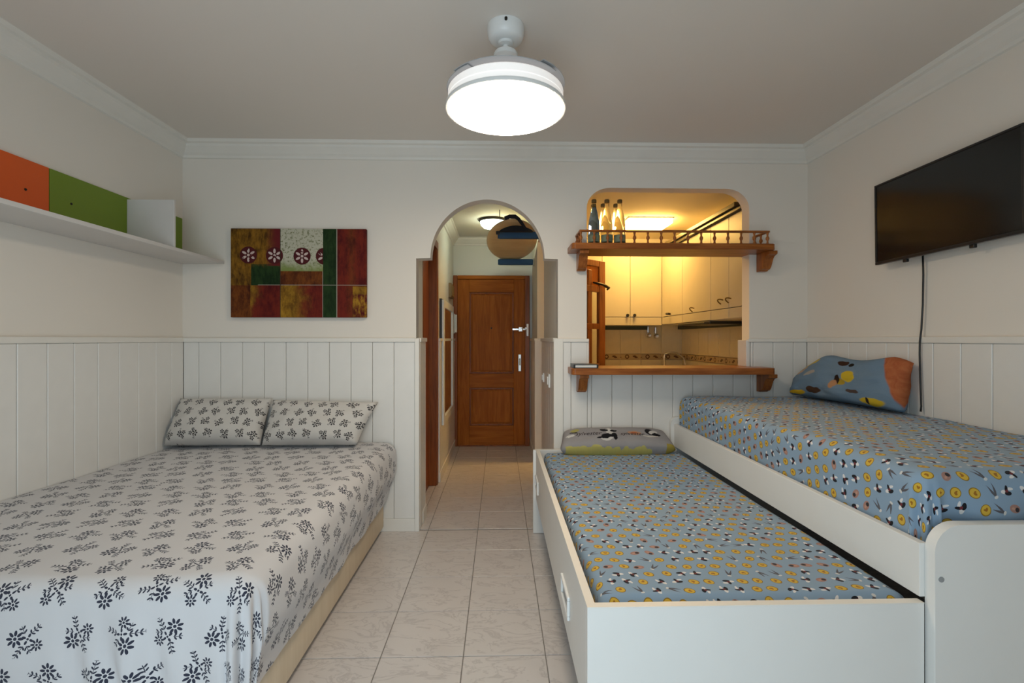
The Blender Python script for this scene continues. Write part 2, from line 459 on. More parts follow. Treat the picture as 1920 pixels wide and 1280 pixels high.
wall_right = struct('wall_right', B(XR, XR+.10, YF-.2, YW+.05, 0, 2.7), WALL)
wf = [(-2.3, 0), (WX0, 0), (WX0, WZ1), (WX1, WZ1), (WX1, 0), (2.3, 0), (2.3, 2.7), (-2.3, 2.7)]
wall_front = struct('wall_front', slab2d(wf, [], YF-.14, YF), WALL)
struct('ceiling', B(-2.3, 2.4, YF-.2, YW+.05, ZC, ZC+.12), CEIL)
struct('ceiling_hall', B(-.9, .45, YW+.1, YH+.1, ZH, ZH+.1), HALLW)
struct('ceiling_kitchen', B(.45, 2.4, YW+.1, YH+.1, ZH, ZH+.1), KWALL)
wall_far = struct('wall_far', B(-.9, 2.4, YH, YH+.12, 0, 2.6), HALLW)
whl = bmesh.new()
box(whl, HX0-.12, HX0, YW+.1, 3.59, 0, 2.6); box(whl, HX0-.12, HX0, 4.31, YH, 0, 2.6); box(whl, HX0-.12, HX0, 3.59, 4.31, 2.09, 2.6)
wall_hl = struct('wall_hall_left', whl, HALLW)
whr = bmesh.new()
box(whr, HX1, HX1+.08, YW+.1, 4.33, 0, 2.6); box(whr, HX1, HX1+.08, 5.10, YH, 0, 2.6); box(whr, HX1, HX1+.08, 4.33, 5.10, 2.29, 2.6)
wall_hr = struct('wall_hall_right', whr, HALLW)
wall_kr = struct('wall_kitchen_right', B(KX1, KX1+.15, YW+.1, YH, 0, 2.6), KWALL)
wall_kb = struct('wall_kitchen_back', B(HX1+.08, KX1, YH-.012, YH, 0, 2.6), KWALL)

# crown moulding
PROF = [(0, 0), (.012, .004), (.016, .018), (.030, .030), (.048, .052), (.060, .066), (.064, .080), (.080, .086), (.086, .105), (0, .105)]
def crown(name, side, z0):
    bm = bmesh.new(); A = []; Bq = []
    for d, z in PROF:
        if side == 'left': A.append((XL+d, YF-.1, z0+z)); Bq.append((XL+d, YW-d, z0+z))
        if side == 'right': A.append((XR-d, YF-.1, z0+z)); Bq.append((XR-d, YW-d, z0+z))
        if side == 'back': A.append((XL+d, YW-d, z0+z)); Bq.append((XR-d, YW-d, z0+z))
        if side == 'hl': A.append((HX0+d, YW+.1, z0+z)); Bq.append((HX0+d, YH-d, z0+z))
        if side == 'hb': A.append((HX0+d, YH-d, z0+z)); Bq.append((HX1-d, YH-d, z0+z))
        if side == 'hr': A.append((HX1-d, YW+.1, z0+z)); Bq.append((HX1-d, YH-d, z0+z))
    va = [bm.verts.new(p) for p in A]; vb = [bm.verts.new(p) for p in Bq]; n = len(va)
    for i in range(n): bm.faces.new((va[i], va[(i+1) % n], vb[(i+1) % n], vb[i]))
    bm.faces.new(va); bm.faces.new(vb[::-1]); bmesh.ops.recalc_face_normals(bm, faces=bm.faces)
    return struct(name, bm, TRIM)
crown('trim_1', 'left', ZC-.105); crown('trim_2', 'back', ZC-.105); crown('trim_3', 'right', ZC-.105)
for i, s in enumerate(('hl', 'hb', 'hr')): crown('trim_%d' % (4+i), s, ZH-.09)

# floor of separate tiles
floor = struct('floor', B(-2.3, 2.4, YF-.2, YH+.1, -.12, -.004), GROUT)
TP, TG = .333, .0042
def tile_bm(w, d): return B(-w/2, w/2, -d/2, d/2, -.008, 0, bev=.0012, seg=1)
tcache = {}
def put_tile(x0, x1, y0, y1):
    x0 += TG/2; x1 -= TG/2; y0 += TG/2; y1 -= TG/2
    if x1-x0 < .02 or y1-y0 < .02: return
    k = (round(x1-x0, 3), round(y1-y0, 3)); p = ((x0+x1)/2, (y0+y1)/2, 0)
    if k in tcache: inst(tcache[k], p, floor)
    else:
        o = obj('floor_tile', tile_bm(*k), TILE, floor, origin=(0, 0, 0)); o.location = p; tcache[k] = o
def tile_area(ax0, ax1, ay0, ay1):
    ox, oy = .186, 3.317
    for i in range(math.floor((ax0-ox)/TP), math.ceil((ax1-ox)/TP)):
        for j in range(math.floor((ay0-oy)/TP), math.ceil((ay1-oy)/TP)):
            put_tile(max(ax0, ox+i*TP), min(ax1, ox+(i+1)*TP), max(ay0, oy+j*TP), min(ay1, oy+(j+1)*TP))
tile_area(XL, XR, YF, YW); tile_area(HX0, HX1, YW, YH); tile_area(HX1, 1.62, 4.33, 5.33); tile_area(HX0-.06, HX0, 3.60, 4.30)

# wainscot planks
ZWT = 1.262
pc_ = {}
def plank(parent, axis, a, b, plane, out, z0, z1):
    """one board: spans a..b along its wall, its face `out` metres proud of the wall plane (sign gives direction)."""
    w = b-a-.0024; h = z1-z0
    if w < .01: return
    k = (axis, round(w, 3), round(h, 3), round(out, 3))
    c = (a+b)/2
    loc = (plane, c, z0) if axis == 'y' else (c, plane, z0)
    if k in pc_: inst(pc_[k], loc, parent); return
    t0, t1 = min(0, out), max(0, out)
    bm = B(t0, t1, -w/2, w/2, 0, h, bev=.003, seg=1) if axis == 'y' else B(-w/2, w/2, t0, t1, 0, h, bev=.003, seg=1)
    o = obj('wainscot_plank', bm, PLANK, parent, origin=(0, 0, 0)); o.location = Vector(loc)-wloc(parent); pc_[k] = o
def run(parent, axis, a, b, plane, out, start, pitch=.1425, z0=.085, z1=ZWT):
    s = start
    while s > a: s -= pitch
    while s < b-1e-4:
        plank(parent, axis, max(a, s), min(b, s+pitch), plane, out, z0, z1); s += pitch
T = .014
run(wall_left, 'y', YF, YW-T, XL, T, 3.17)
run(wall_right, 'y', YF, YW-T, XR, -T, 3.17)
run(wall_back, 'x', XL+T, HX0-.005, YW, -T, -.705)
run(wall_back, 'x', .425, .59, YW, -T, .48, pitch=.138)
run(wall_back, 'x', .59, PX1+.005, YW, -T, .618, pitch=.138, z1=PZ0)
run(wall_back, 'x', PX1+.005, XR-T, YW, -T, 1.722, pitch=.138)
run(wall_hl, 'y', YW+.1, 3.58, HX0, .022, 3.42)
run(wall_hl, 'y', 4.40, YH, HX0, .022, 4.40)
run(wall_hr, 'y', YW+.1, 4.33, HX1, -.022, 3.42)
run(wall_hr, 'y', 5.10, YH, HX1, -.022, 5.10)
def bar(name, parent, *a, mat=TRIM, bev=.004): return obj(name, B(*a, bev=bev), mat, parent)
bar('wainscot_cap', wall_left, XL, XL+.022, YF, YW-.022, ZWT, 1.292)
bar('wainscot_cap', wall_right, XR-.022, XR, YF, YW-.022, ZWT, 1.292)
bar('wainscot_cap', wall_back, XL+.001, HX0-.002, YW-.024, YW, ZWT, 1.290)
bar('wainscot_cap', wall_back, HX1, .600, YW-.024, YW, ZWT, 1.284)
bar('wainscot_cap', wall_back, PX1-.016, XR-.001, YW-.024, YW, ZWT, 1.284)
bar('corner_strip', wall_back, HX0-.006, HX0+.024, YW-.026, YW+.006, 0, 1.286)
bar('corner_strip', wall_back, HX1-.030, HX1+.034, YW-.026, YW+.006, 0, 1.286)
bar('wainscot_cap', wall_hl, HX0, HX0+.032, YW+.006, 3.585, ZWT, 1.290)
bar('wainscot_cap', wall_hl, HX0, HX0+.032, 4.395, YH, ZWT, 1.290)
bar('wainscot_cap', wall_hr, HX1-.032, HX1, YW+.006, 4.335, ZWT, 1.290)
bar('wainscot_cap', wall_hr, HX1-.032, HX1, 5.095, YH, ZWT, 1.290)
bar('corner_strip', wall_hl, HX0, HX0+.026, YW+.006, 3.42, 0, ZWT)
bar('corner_strip', wall_hr, HX1-.026, HX1, YW+.006, 3.42, 0, ZWT)
bar('corner_strip', wall_hr, HX1-.028, HX1+.07, 5.085, 5.10, 0, 1.275)
# hatch reveal lining below the cap
bar('reveal_board', wall_back, PX1-.026, PX1, YW-.012, YW+.11, PZ0+.04, 1.276)
bar('reveal_board', wall_back, PX0, PX0+.014, YW-.012, YW+.11, PZ0+.04, 1.276)
# baseboards
def base(name, *a): struct(name, B(*a, bev=.003), TRIM)
base('baseboard_left', XL, XL+.016, YF, YW, 0, .085)
base('baseboard_right', XR-.016, XR, YF, YW, 0, .085)
base('baseboard_back_left', XL, HX0-.006, YW-.018, YW, 0, .085)
base('baseboard_back_right', HX1+.034, XR, YW-.018, YW, 0, .085)
base('baseboard_hall_left', HX0, HX0+.030, 4.40, YH, 0, .085)
base('baseboard_hall_passage', HX0, HX0+.030, 3.42, 3.585, 0, .085)
base('baseboard_hall_right', HX1-.030, HX1, 5.10, YH, 0, .085)
base('baseboard_hall_corner', HX1-.030, HX1, 3.42, 4.33, 0, .085)
# balcony door frame behind the camera (open sliding door, stays out of the picture)
fr = bmesh.new()
box(fr, WX0, WX0+.05, YF-.10, YF-.04, 0, WZ1); box(fr, WX1-.05, WX1, YF-.10, YF-.04, 0, WZ1); box(fr, WX0+.05, WX1-.05, YF-.10, YF-.04, WZ1-.05, WZ1)
struct('window_1', fr, WPLAST)

# ------------------------------------------------------------------ doors
# entrance door with frame
d1 = struct('door_1', B(-.365, .166, YH-.026, YH-.012, .03, 1.99), DOORW)
# leaf members
for nm, a, mt in (('stile', (-.505, -.365, YH-.045, YH-.004, .012, 2.0), DOORW), ('stile', (.170, .300, YH-.045, YH-.004, .012, 2.0), DOORW),
                  ('rail', (-.365, .170, YH-.0445, YH-.004, 1.845, 2.0), DOORX), ('rail', (-.365, .170, YH-.0445, YH-.004, .700, .868), DOORX), ('rail', (-.365, .170, YH-.0445, YH-.004, .012, .245), DOORX)):
    obj(nm, B(*a, bev=.004), mt, d1)
for z0, z1 in ((.868, 1.845), (.245, .700)):
    bm = bmesh.new()
    for a in ((-.365, -.345, z0, z1), (.150, .170, z0, z1), (-.345, .150, z0, z0+.02), (-.345, .150, z1-.02, z1)):
        box(bm, a[0], a[1], YH-.038, YH-.012, a[2], a[3], bev=.005)
    obj('panel_moulding', bm, JAMB, d1)
    obj('panel', B(-.33, .135, YH-.033, YH-.012, z0+.035, z1-.035, bev=.008), DOORW, d1)
for a, mt in (((-.557, -.505, YH-.062, YH, 0, 2.045), JAMB), ((.300, .358, YH-.062, YH, 0, 2.045), JAMB), ((-.505, .300, YH-.062, YH, 2.0, 2.045), DOORX)):
    obj('door_frame', B(*a, bev=.006), mt, d1)
obj('threshold', B(-.505, .300, YH-.06, YH-.002, 0, .014, bev=.004), JAMB, d1)
# locks and handles
bm = lathe([(0, 0), (.022, 0), (.022, .012), (.014, .018), (.014, .05), (0, .052)], 20)
bmesh.ops.rotate(bm, cent=(0, 0, 0), matrix=Matrix.Rotation(PI/2, 3, 'X'), verts=bm.verts)
bmesh.ops.translate(bm, vec=(.262, YH-.045, 1.400), verts=bm.verts)
box(bm, .150, .31, YH-.083, YH-.062, 1.388, 1.412, bev=.004); box(bm, .225, .272, YH-.094, YH-.045, 1.372, 1.428, bev=.004)
obj('door_lock', bm, CHROME, d1)
bm = B(.318, .346, YH-.085, YH-.060, 1.318, 1.466, bev=.003)
box(bm, .30, .335, YH-.092, YH-.062, 1.40, 1.425, bev=.003)
obj('lock_keep', bm, CHROME, d1)
bm = B(.222, .258, YH-.052, YH-.044, .895, 1.10, bev=.004)
h = obj('handle_plate', bm, STEEL, d1)
bm = B(.233, .247, YH-.075, YH-.052, 1.035, 1.052, bev=.003); box(bm, .234, .247, YH-.085, YH-.072, .97, 1.052, bev=.004)
obj('door_handle', bm, BRASS, h)
bm = lathe([(0, 0), (.010, 0), (.008, .006), (0, .007)], 14); bmesh.ops.rotate(bm, cent=(0, 0, 0), matrix=Matrix.Rotation(PI/2, 3, 'X'), verts=bm.verts)
bmesh.ops.translate(bm, vec=(-.10, YH-.033, 1.415), verts=bm.verts)
obj('peephole', bm, DKMETAL, d1)
# bathroom doorway on the left of the hall: jamb, casing, closed leaf
d2 = struct('door_2', B(HX0-.10, HX0-.06, 3.60, 4.30, 0, 2.07), JAMB)
obj('door_frame', B(HX0-.135, HX0+.006, 4.30, 4.325, 0, 2.09, bev=.003), JAMB, d2)
obj('door_frame', B(HX0-.135, HX0+.004, 3.575, 3.60, 0, 2.09, bev=.003), JAMB, d2)
obj('door_frame', B(HX0-.135, HX0+.004, 3.60, 4.30, 2.07, 2.09, bev=.003), JAMB, d2)
obj('casing', B(HX0-.002, HX0+.014, 4.312, 4.385, 0, 2.14, bev=.004), JAMB, d2)
obj('casing', B(HX0-.002, HX0+.014, 3.60, 4.312, 2.07, 2.14, bev=.004), JAMB, d2)
bm = lathe([(0, 0), (.025, 0), (.025, .012), (.01, .016), (.01, .045), (0, .046)], 16); bmesh.ops.rotate(bm, cent=(0, 0, 0), matrix=Matrix.Rotation(PI/2, 3, 'Y'), verts=bm.verts)
bmesh.ops.translate(bm, vec=(HX0-.06, 3.68, 1.02), verts=bm.verts); obj('door_handle', bm, STEEL, d2)
# kitchen doorway lining
d3 = struct('door_3', B(HX1-.002, HX1+.082, 5.094, 5.112, 1.29, 2.29, bev=.002), KWALL)

# ------------------------------------------------------------------ hall things
hl = thing('ceiling_lamp', (-.07, 5.0, ZH-.10), 'round dome lamp glowing cool white on the hall ceiling behind the arch', 'lamp')
obj('lamp_base', lathe([(.0, .10), (.14, .10), (.145, .085), (.135, .075), (0, .075)], 40, (-.07, 5.0, ZH-.10)), DKMETAL, hl, smooth=40)
obj('lamp_shade', lathe([(.128, .075), (.122, .045), (.095, .018), (.05, .004), (0, 0)], 40, (-.07, 5.0, ZH-.10)), HALLE, hl, smooth=True)
obj('pull_cord', tube([(.0, 4.62, ZH), (.0, 4.62, ZH-.085)], .004, 8), BLACK, hl)
# oval wooden board carried by two blue bars
def bar_thing(y, z, label):
    t = thing('support_bar', (.19, y, z), label, 'bar', 'blue bars under the oval board')
    obj('foam_cover', B(-.012, HX1-.012, y-.03, y+.03, z, z+.066, bev=.012, seg=3), BLUEF, t, smooth=40)
    obj('wall_bracket', B(HX1-.014, HX1, y-.04, y+.04, z-.01, z+.074, bev=.004), STEEL, t)
    obj('end_cap', B(-.020, -.010, y-.026, y+.026, z+.004, z+.060, bev=.004), BLUEF, t)
    return t
bar_thing(4.70, 2.244, 'nearer and higher blue padded bar under the oval wooden board')
bar_thing(5.60, 2.130, 'farther and lower blue padded bar above the entrance door')
bt = thing('oval_board', (.13, 5.06, 2.25), 'large oval pale wooden board lying on two blue bars under the hall ceiling', 'board')
def board_bm(sx, sy, th, dz):
    bm = bmesh.new(); prof = [(0, -th/2), (.80, -th/2), (.93, -th*.36), (.985, -th*.1), (1, 0), (.985, th*.2), (.93, th*.45), (0, th/2)]
    lathe(prof, 64, bm=bm)
    for v in bm.verts:
        x, y, z = v.co
        r = math.hypot(x, y)
        y2 = y*sy
        v.co = (.124+x*sx, 5.06+y2, 2.33-.13*(y2+.36)+z+dz)
    return bm
obj('deck', board_bm(.252, .632, .026, .0), PALEW, bt, smooth=40)
bm = bmesh.new(); bm2 = board_bm(.259, .642, .014, .001); obj('rim', bm2, flat('pale_rim', (.74, .58, .38), .5), bt, smooth=40); bm.free()
# black sling with a strap in front of the board
st = thing('black_sling', (.15, 4.50, 2.26), 'black cloth sling with a looped strap hanging under the oval board', 'sling')
def arcpts(x0, x1, z0, h, y, n=16): return [(x0+(x1-x0)*i/n, z0+h*math.sin(PI*i/n)**.8) for i in range(n+1)]
poly = arcpts(-.005, .305, 2.274, .050, 0)
obj('pouch', prism(poly+[(.305, 2.268), (-.005, 2.268)], 'y', 4.49, 4.53, bev=.004), CLOTHB, st, smooth=40)
loop = [(.05, 4.405, 2.368), (.09, 4.40, 2.382), (.14, 4.40, 2.382), (.17, 4.42, 2.365), (.20, 4.45, 2.335), (.23, 4.49, 2.30)]
bm = bmesh.new()
for (a, b) in zip(loop, loop[1:]):
    a, b = Vector(a), Vector(b); d = (b-a).normalized(); n_ = Vector((-d.z, 0, d.x))*.017; e = d*.006
    vs = [bm.verts.new(p+o) for o in (Vector((0, -.008, 0)), Vector((0, .008, 0))) for p in (a-n_-e, a+n_-e, b+n_+e, b-n_+e)]
    for f in ((0, 1, 2, 3), (7, 6, 5, 4), (0, 4, 5, 1), (1, 5, 6, 2), (2, 6, 7, 3), (3, 7, 4, 0)): bm.faces.new([vs[i] for i in f])
bmesh.ops.recalc_face_normals(bm, faces=bm.faces)
obj('strap', bm, CLOTHB, st)
obj('buckle', B(-.035, .0, 4.50, 4.52, 2.244, 2.276, bev=.005), BLACK, st)
# tall mirror on the hall left wall
mr = thing('wall_mirror', (HX0+.03, 5.05, .50), 'tall white framed mirror on the left wall of the hall', 'mirror')
obj('backing', B(HX0+.001, HX0+.022, 4.56, 5.55, .47, 1.66), BLACK, mr, label='black back edge of the mirror')
for a in ((4.57, 4.66, .48, 1.65), (5.46, 5.54, .48, 1.65), (4.66, 5.46, .48, .55), (4.66, 5.46, 1.58, 1.65)):
    obj('frame', B(HX0+.022, HX0+.042, a[0], a[1], a[2], a[3], bev=.004), WPLAST, mr)
obj('mirror_glass', B(HX0+.022, HX0+.030, 4.66, 5.46, .55, 1.58), MIRROR, mr)
cb = thing('breaker_box', (HX0+.02, 5.5, 1.76), 'small brown box on the hall wall above the tall mirror', 'box')
obj('body', B(HX0, HX0+.03, 5.38, 5.66, 1.74, 1.90, bev=.004), flat('box_brown', (.25, .15, .06), .4), cb)
obj('lid', B(HX0+.03, HX0+.038, 5.40, 5.64, 1.76, 1.88, bev=.003), flat('box_brown_light', (.34, .22, .09), .3), cb)
ic = thing('intercom', (HX0+.02, 5.78, 1.3), 'pale intercom handset on the hall wall beside the entrance door', 'intercom')
obj('body', B(HX0, HX0+.035, 5.73, 5.82, 1.35, 1.58, bev=.006), WPLAST, ic)
obj('handset', B(HX0+.035, HX0+.06, 5.735, 5.775, 1.36, 1.57, bev=.008), WPLAST, ic)
for y, z, sz, lb in ((4.10, .925, .075, 'small switch plate deeper in the hall passage, on the brown-lit right side'), (3.64, .925, .10, 'nearer white socket plate on the right side of the hall passage')):
    s = thing('wall_switch', (HX1-.025, y, z), lb, 'switch')
    obj('plate', B(HX1-.034, HX1-.022, y-sz/2, y+sz/2, z, z+sz, bev=.003), WPLAST, s)
    obj('rocker', B(HX1-.042, HX1-.034, y-sz*.28, y+sz*.28, z+sz*.2, z+sz*.8, bev=.003), WPLAST, s)

# ------------------------------------------------------------------ kitchen seen through the hatch
# splashback tiles
def ktile(parent, axis, a, b, z0, z1, mat, name):
    if axis == 'x': bm = B(a+.0015, b-.0015, YH-.022, YH-.010, z0+.0015, z1-.0015, bev=.002, seg=1)
    else: bm = B(KX1-.012, KX1, a+.0015, b-.0015, z0+.0015, z1-.0015, bev=.002, seg=1)
    o = obj(name, bm, mat, parent)
    return o
x = KX1-.012
while x > 1.17:
    for z0, z1, mt, nm in ((.86, 1.034, KTILE, 'wall_tile'), (1.105, 1.46, KTILE, 'wall_tile'), (1.034, 1.105, BORDER, 'border_tile')):
        ktile(wall_kb, 'x', max(1.165, x-.25), x, z0, z1, mt, nm)
    x -= .25
y = YH-.022
while y > 3.5:
    for z0, z1, mt, nm in ((.86, 1.034, KTILE, 'wall_tile'), (1.105, 1.46, KTILE, 'wall_tile'), (1.034, 1.105, BORDER, 'border_tile')):
        ktile(wall_kr, 'y', max(3.42, y-.25), y, z0, z1, mt, nm)
    y -= .25
# counter
kc = thing('kitchen_counter', (1.9, 5.0, 0), 'kitchen worktop with base units along the tiled walls behind the hatch', 'counter')
bm = B(1.165, KX1-.014, 5.32, YH-.024, .86, .90, bev=.004); box(bm, 1.62, KX1-.014, 3.45, 5.32, .86, .90, bev=.004)
obj('worktop', bm, flat('worktop', (.50, .42, .30), .35), kc)
bm = B(1.18, KX1-.02, 5.36, YH-.03, .1, .86); box(bm, 1.66, KX1-.02, 3.46, 5.36, .1, .86); box(bm, 1.18, KX1-.02, 5.42, YH-.03, 0, .1); box(bm, 1.72, KX1-.02, 3.46, 5.42, 0, .1)
obj('base_unit', bm, CABM, kc)
for a in (1.19,): obj('cupboard_door', B(a, a+.41, 5.342, 5.36, .12, .84, bev=.004), CABM, kc)
for a in (3.48, 3.93, 4.38, 4.83): obj('cupboard_door', B(1.642, 1.66, a, a+.43, .12, .84, bev=.004), CABM, kc)
# wall cabinets
def cab_door_x(par, x0, x1, knobx):
    d = obj('door', B(x0+.002, x1-.002, 5.552, 5.572, 1.535, 2.268, bev=.003), CABM, par)
    obj('lower_strip', B(x0+.002, x1-.002, 5.553, 5.572, 1.442, 1.530, bev=.003), CABM, par)
    bm = lathe([(0, 0), (.009, 0), (.009, .012), (.018, .018), (.018, .028), (0, .032)], 16)
    bmesh.ops.rotate(bm, cent=(0, 0, 0), matrix=Matrix.Rotation(PI/2, 3, 'X'), verts=bm.verts); bmesh.ops.translate(bm, vec=(knobx, 5.552, 1.553), verts=bm.verts)
    obj('knob', bm, DKMETAL, d, smooth=40)
wc = thing('wall_cabinet', (1.51, 5.75, 1.44), 'cream two-door wall cabinet with dark knobs facing the hatch', 'cabinet', 'kitchen wall cabinets')
obj('body', B(1.165, 1.851, 5.574, YH-.024, 1.44, 2.27), CABM, wc)
cab_door_x(wc, 1.165, 1.488, 1.452); cab_door_x(wc, 1.488, 1.851, 1.532)
def handle_arc(y, z, sgn=1):
    pts = [(1.832-.03*math.sin(PI*min(i/8, 1)), y+sgn*(.03*math.cos(PI*i/10)), z+.035*math.sin(PI*i/10*.9)) for i in range(9)]
    pts = [(1.838, pts[0][1], pts[0][2])]+pts
    return tube(pts, .005, 8)
def side_cab(y0, y1, doors, label):
    t = thing('wall_cabinet', (2.03, (y0+y1)/2, 1.44), label, 'cabinet', 'kitchen wall cabinets')
    obj('body', B(1.872, KX1-.016, y0+.001, y1-.001, 1.442, 2.27), CABM, t)
    for a, b, hy, hz, hm in doors:
        d = obj('door', B(1.850, 1.870, a+.002, b-.002, 1.535, 2.268, bev=.003), CABM, t)
        obj('lower_strip', B(1.851, 1.870, a+.002, b-.002, 1.448, 1.530, bev=.003), CABM, t)
        if hm: obj('handle', handle_arc(hy, hz) if hm != DKMETAL else tube([(1.85, hy, hz), (1.822, hy, hz), (1.816, hy+.03, hz+.003), (1.818, hy-.045, hz)], .011, 8), hm, d)
side_cab(4.925, 5.55, [(4.925, 5.55, 5.27, 1.555, DKMETAL)], 'cream corner wall cabinet with a dark handle beside the two-door cabinet')
side_cab(4.255, 4.925, [(4.255, 4.925, 4.60, 1.545, BRASS)], 'middle cream wall cabinet on the right kitchen wall, above the cooker hood')
side_cab(3.45, 4.255, [(3.915, 4.255, 4.00, 1.575, BRASS), (3.45, 3.915, 3.86, 1.575, BRASS)], 'nearest cream wall cabinet on the right kitchen wall with paired handles')
obj('under_cabinet_strip', B(1.17, 1.80, YH-.05, YH-.024, 1.395, 1.438), GREEND, None, label='dark green strip along the tiles under the two-door cabinet', cat='strip')  # thin dark green strips on the tiled walls just below the cabinets
obj('under_cabinet_strip', B(KX1-.075, KX1-.014, 3.45, YH-.06, 1.400, 1.438), GREEND, None, label='dark green strip on the right kitchen wall under the cabinets', cat='strip')
hd = thing('cooker_hood', (1.98, 4.6, 1.40), 'slim dark cooker hood under the right wall cabinets', 'hood')
obj('hood_body', B(1.845, KX1-.08, 4.26, 4.92, 1.415, 1.440, bev=.004), HOODM, hd)
obj('pull_out_visor', B(1.80, 1.845, 4.27, 4.91, 1.418, 1.434, bev=.004), HOODM, hd)
rl = thing('cabinet_rail', (1.79, 4.4, 2.27), 'dark double rail running along the top of the right wall cabinets', 'rail')
obj('rail', B(1.800, 1.850, 3.72, 5.55, 2.302, 2.336, bev=.003), DARK, rl)
obj('rail', B(1.820, 1.872, 3.66, 5.55, 2.272, 2.294, bev=.003), DARK, rl)
obj('web', B(1.830, 1.868, 3.69, 5.55, 2.293, 2.303, bev=.003), flat('rail_web', (.08, .065, .035), .35), rl)
kl = thing('kitchen_light', (1.50, 5.2, ZH-.06), 'rectangular warm ceiling light panel in the kitchen', 'lamp')
obj('light_frame', B(1.28, 1.74, 4.84, 5.30, ZH-.012, ZH, bev=.004), WPLAST, kl)
obj('diffuser', B(1.292, 1.728, 4.852, 5.288, ZH-.060, ZH-.012, bev=.008), KITE, kl)
# gas taps, faucet
for x, z, lb in ((1.793, 1.385, 'left chrome stop valve on the tiles under the cabinet'), (1.885, 1.375, 'right chrome stop valve on the tiles under the cabinet')):
    t = thing('stop_valve', (x, YH-.03, z-.06), lb, 'valve')
    obj('pipe', tube([(x, YH-.045, z+.05), (x, YH-.045, z-.05)], .010, 10), STEEL, t)
    bm = lathe([(0, 0), (.030, 0), (.034, .01), (.030, .022), (0, .026)], 20); bmesh.ops.rotate(bm, cent=(0, 0, 0), matrix=Matrix.Rotation(PI/2, 3, 'X'), verts=bm.verts)
    bmesh.ops.translate(bm, vec=(x, YH-.055, z-.055), verts=bm.verts); obj('tap_wheel', bm, CHROME, t, smooth=40)
    obj('wall_flange', tube([(x, YH-.022, z), (x, YH-.05, z)], .016, 12), STEEL, t)
fc = thing('faucet', (1.95, 5.74, .90), 'chrome kitchen faucet with a long arched spout', 'faucet')
obj('pillar', tube([(1.94, 5.74, .90), (1.94, 5.74, 1.06)], .016, 12), CHROME, fc, smooth=40)
obj('lever', tube([(1.94, 5.74, 1.06), (1.945, 5.73, 1.10)], [.020, .012], 12), CHROME, fc, smooth=40)
obj('spout', tube([(1.94+.22*t, 5.74-.03*t, 1.06+.075*math.sin(PI*(.15+.75*t))-.02*t) for t in [i/12 for i in range(13)]]+[(2.172, 5.71, 1.03), (2.18, 5.71, .98)], .009, 10), STEEL, fc, smooth=40)
tc = thing('tall_cupboard', (.98, 5.65, 0), 'tall cream cupboard glimpsed through the glazed door panes behind the hatch', 'cupboard')
obj('body', B(.78, 1.155, 5.522, YH-.024, .02, 2.27, bev=.003), CABM, tc)
obj('door', B(.784, 1.151, 5.50, 5.52, .10, 2.26, bev=.003), CABM, tc)
obj('plinth', B(.79, 1.145, 5.55, YH-.03, 0, .02), CABM, tc)
# glazed wooden door leaf standing open
gd = thing('glazed_door', (.50, 4.37, 0), 'brown wooden door leaf with pale panes standing open behind the left of the hatch', 'door')
GA = math.atan2(4.85-4.36, 1.02-.48)
def gpart(name, bm, mat, **k):
    bmesh.ops.rotate(bm, cent=(0, 0, 0), matrix=Matrix.Rotation(GA, 3, 'Z'), verts=bm.verts)
    bmesh.ops.translate(bm, vec=(.500, 4.37, 0), verts=bm.verts)
    return obj(name, bm, mat, gd, **k)
GL = .725
cols = [(.0, .10), (.265, .325), (.455, .515), (.625, GL)]
for a, b in (cols[0], cols[-1]): gpart('stile', B(a, b, -.018, .018, .005, 2.05, bev=.004), PINEZ)
for a, b in cols[1:-1]: gpart('muntin', B(a, b, -.014, .014, .005+.2, 1.95, bev=.003), PINEZ)
for z0, z1 in ((.005, .2), (.62, .68), (1.0, 1.045), (1.38, 1.435), (1.74, 1.80), (1.99, 2.05)): gpart('rail', B(.10, .625, -.0165, .0165, z0, z1, bev=.003), PINEZ)
gpart('panel', B(.10, .625, -.008, .008, 1.80, 1.99), DOORW)
for (a0, a1), (b0, b1) in zip(cols, cols[1:]):
    for z0, z1 in ((.2, .62), (.68, 1.0), (1.045, 1.38), (1.435, 1.74)): gpart('pane', B(a1-.002, b0+.002, -.003, .003, z0-.002, z1+.002), FROST)
gpart('bracket', tube([(.52, -.02, 1.83), (.54, -.05, 1.82), (.62, -.055, 1.815), (.68, -.05, 1.805), (.74, -.05, 1.79), (.735, -.03, 1.77)], [.008, .012, .012, .016, .014, .008], 8), DKMETAL, smooth=True)

# ------------------------------------------------------------------ hatch shelves
def bracket_bm(x0, x1, ztop, h, depth):
    p = [(YW-.013, ztop), (YW-.013, ztop-h), (YW-.05, ztop-h), (YW-.06, ztop-h*.92)]
    for i in range(9):
        a = i/8; p.append((YW-.06-(depth-.075)*a, ztop-h*.92+h*.70*(a**1.0)-.018*math.sin(a*PI*2)))
    p += [(YW-depth, ztop-h*.18), (YW-depth, ztop)]
    return prism(p, 'x', x0, x1, bev=.003)
def edge_poly(x0, x1, yb, yf, ch=.035):
    return [(x0, yb), (x0, yf+ch), (x0+.006, yf+.010), (x0+.02, yf), (x1-.02, yf), (x1-.006, yf+.010), (x1, yf+ch), (x1, yb)]
lo = thing('counter_shelf', (1.12, 3.2, .925), 'brown wooden counter board across the bottom of the serving hatch', 'shelf')
bm = prism(edge_poly(.457, 1.775, YW-.014, 3.10), 'z', 1.053, 1.096, bev=.004); box(bm, PX0+.001, PX1-.001, YW-.02, YW+.14, 1.0555, 1.0955)
obj('board', bm, PINE, lo)
for x in (.515, 1.742): obj('bracket', bracket_bm(x, x+.058, 1.053, .125, .17), PINEZ, lo)
up = thing('rail_shelf', (1.12, 3.2, 1.735), 'brown wooden shelf with turned gallery rail across the top of the hatch', 'shelf')
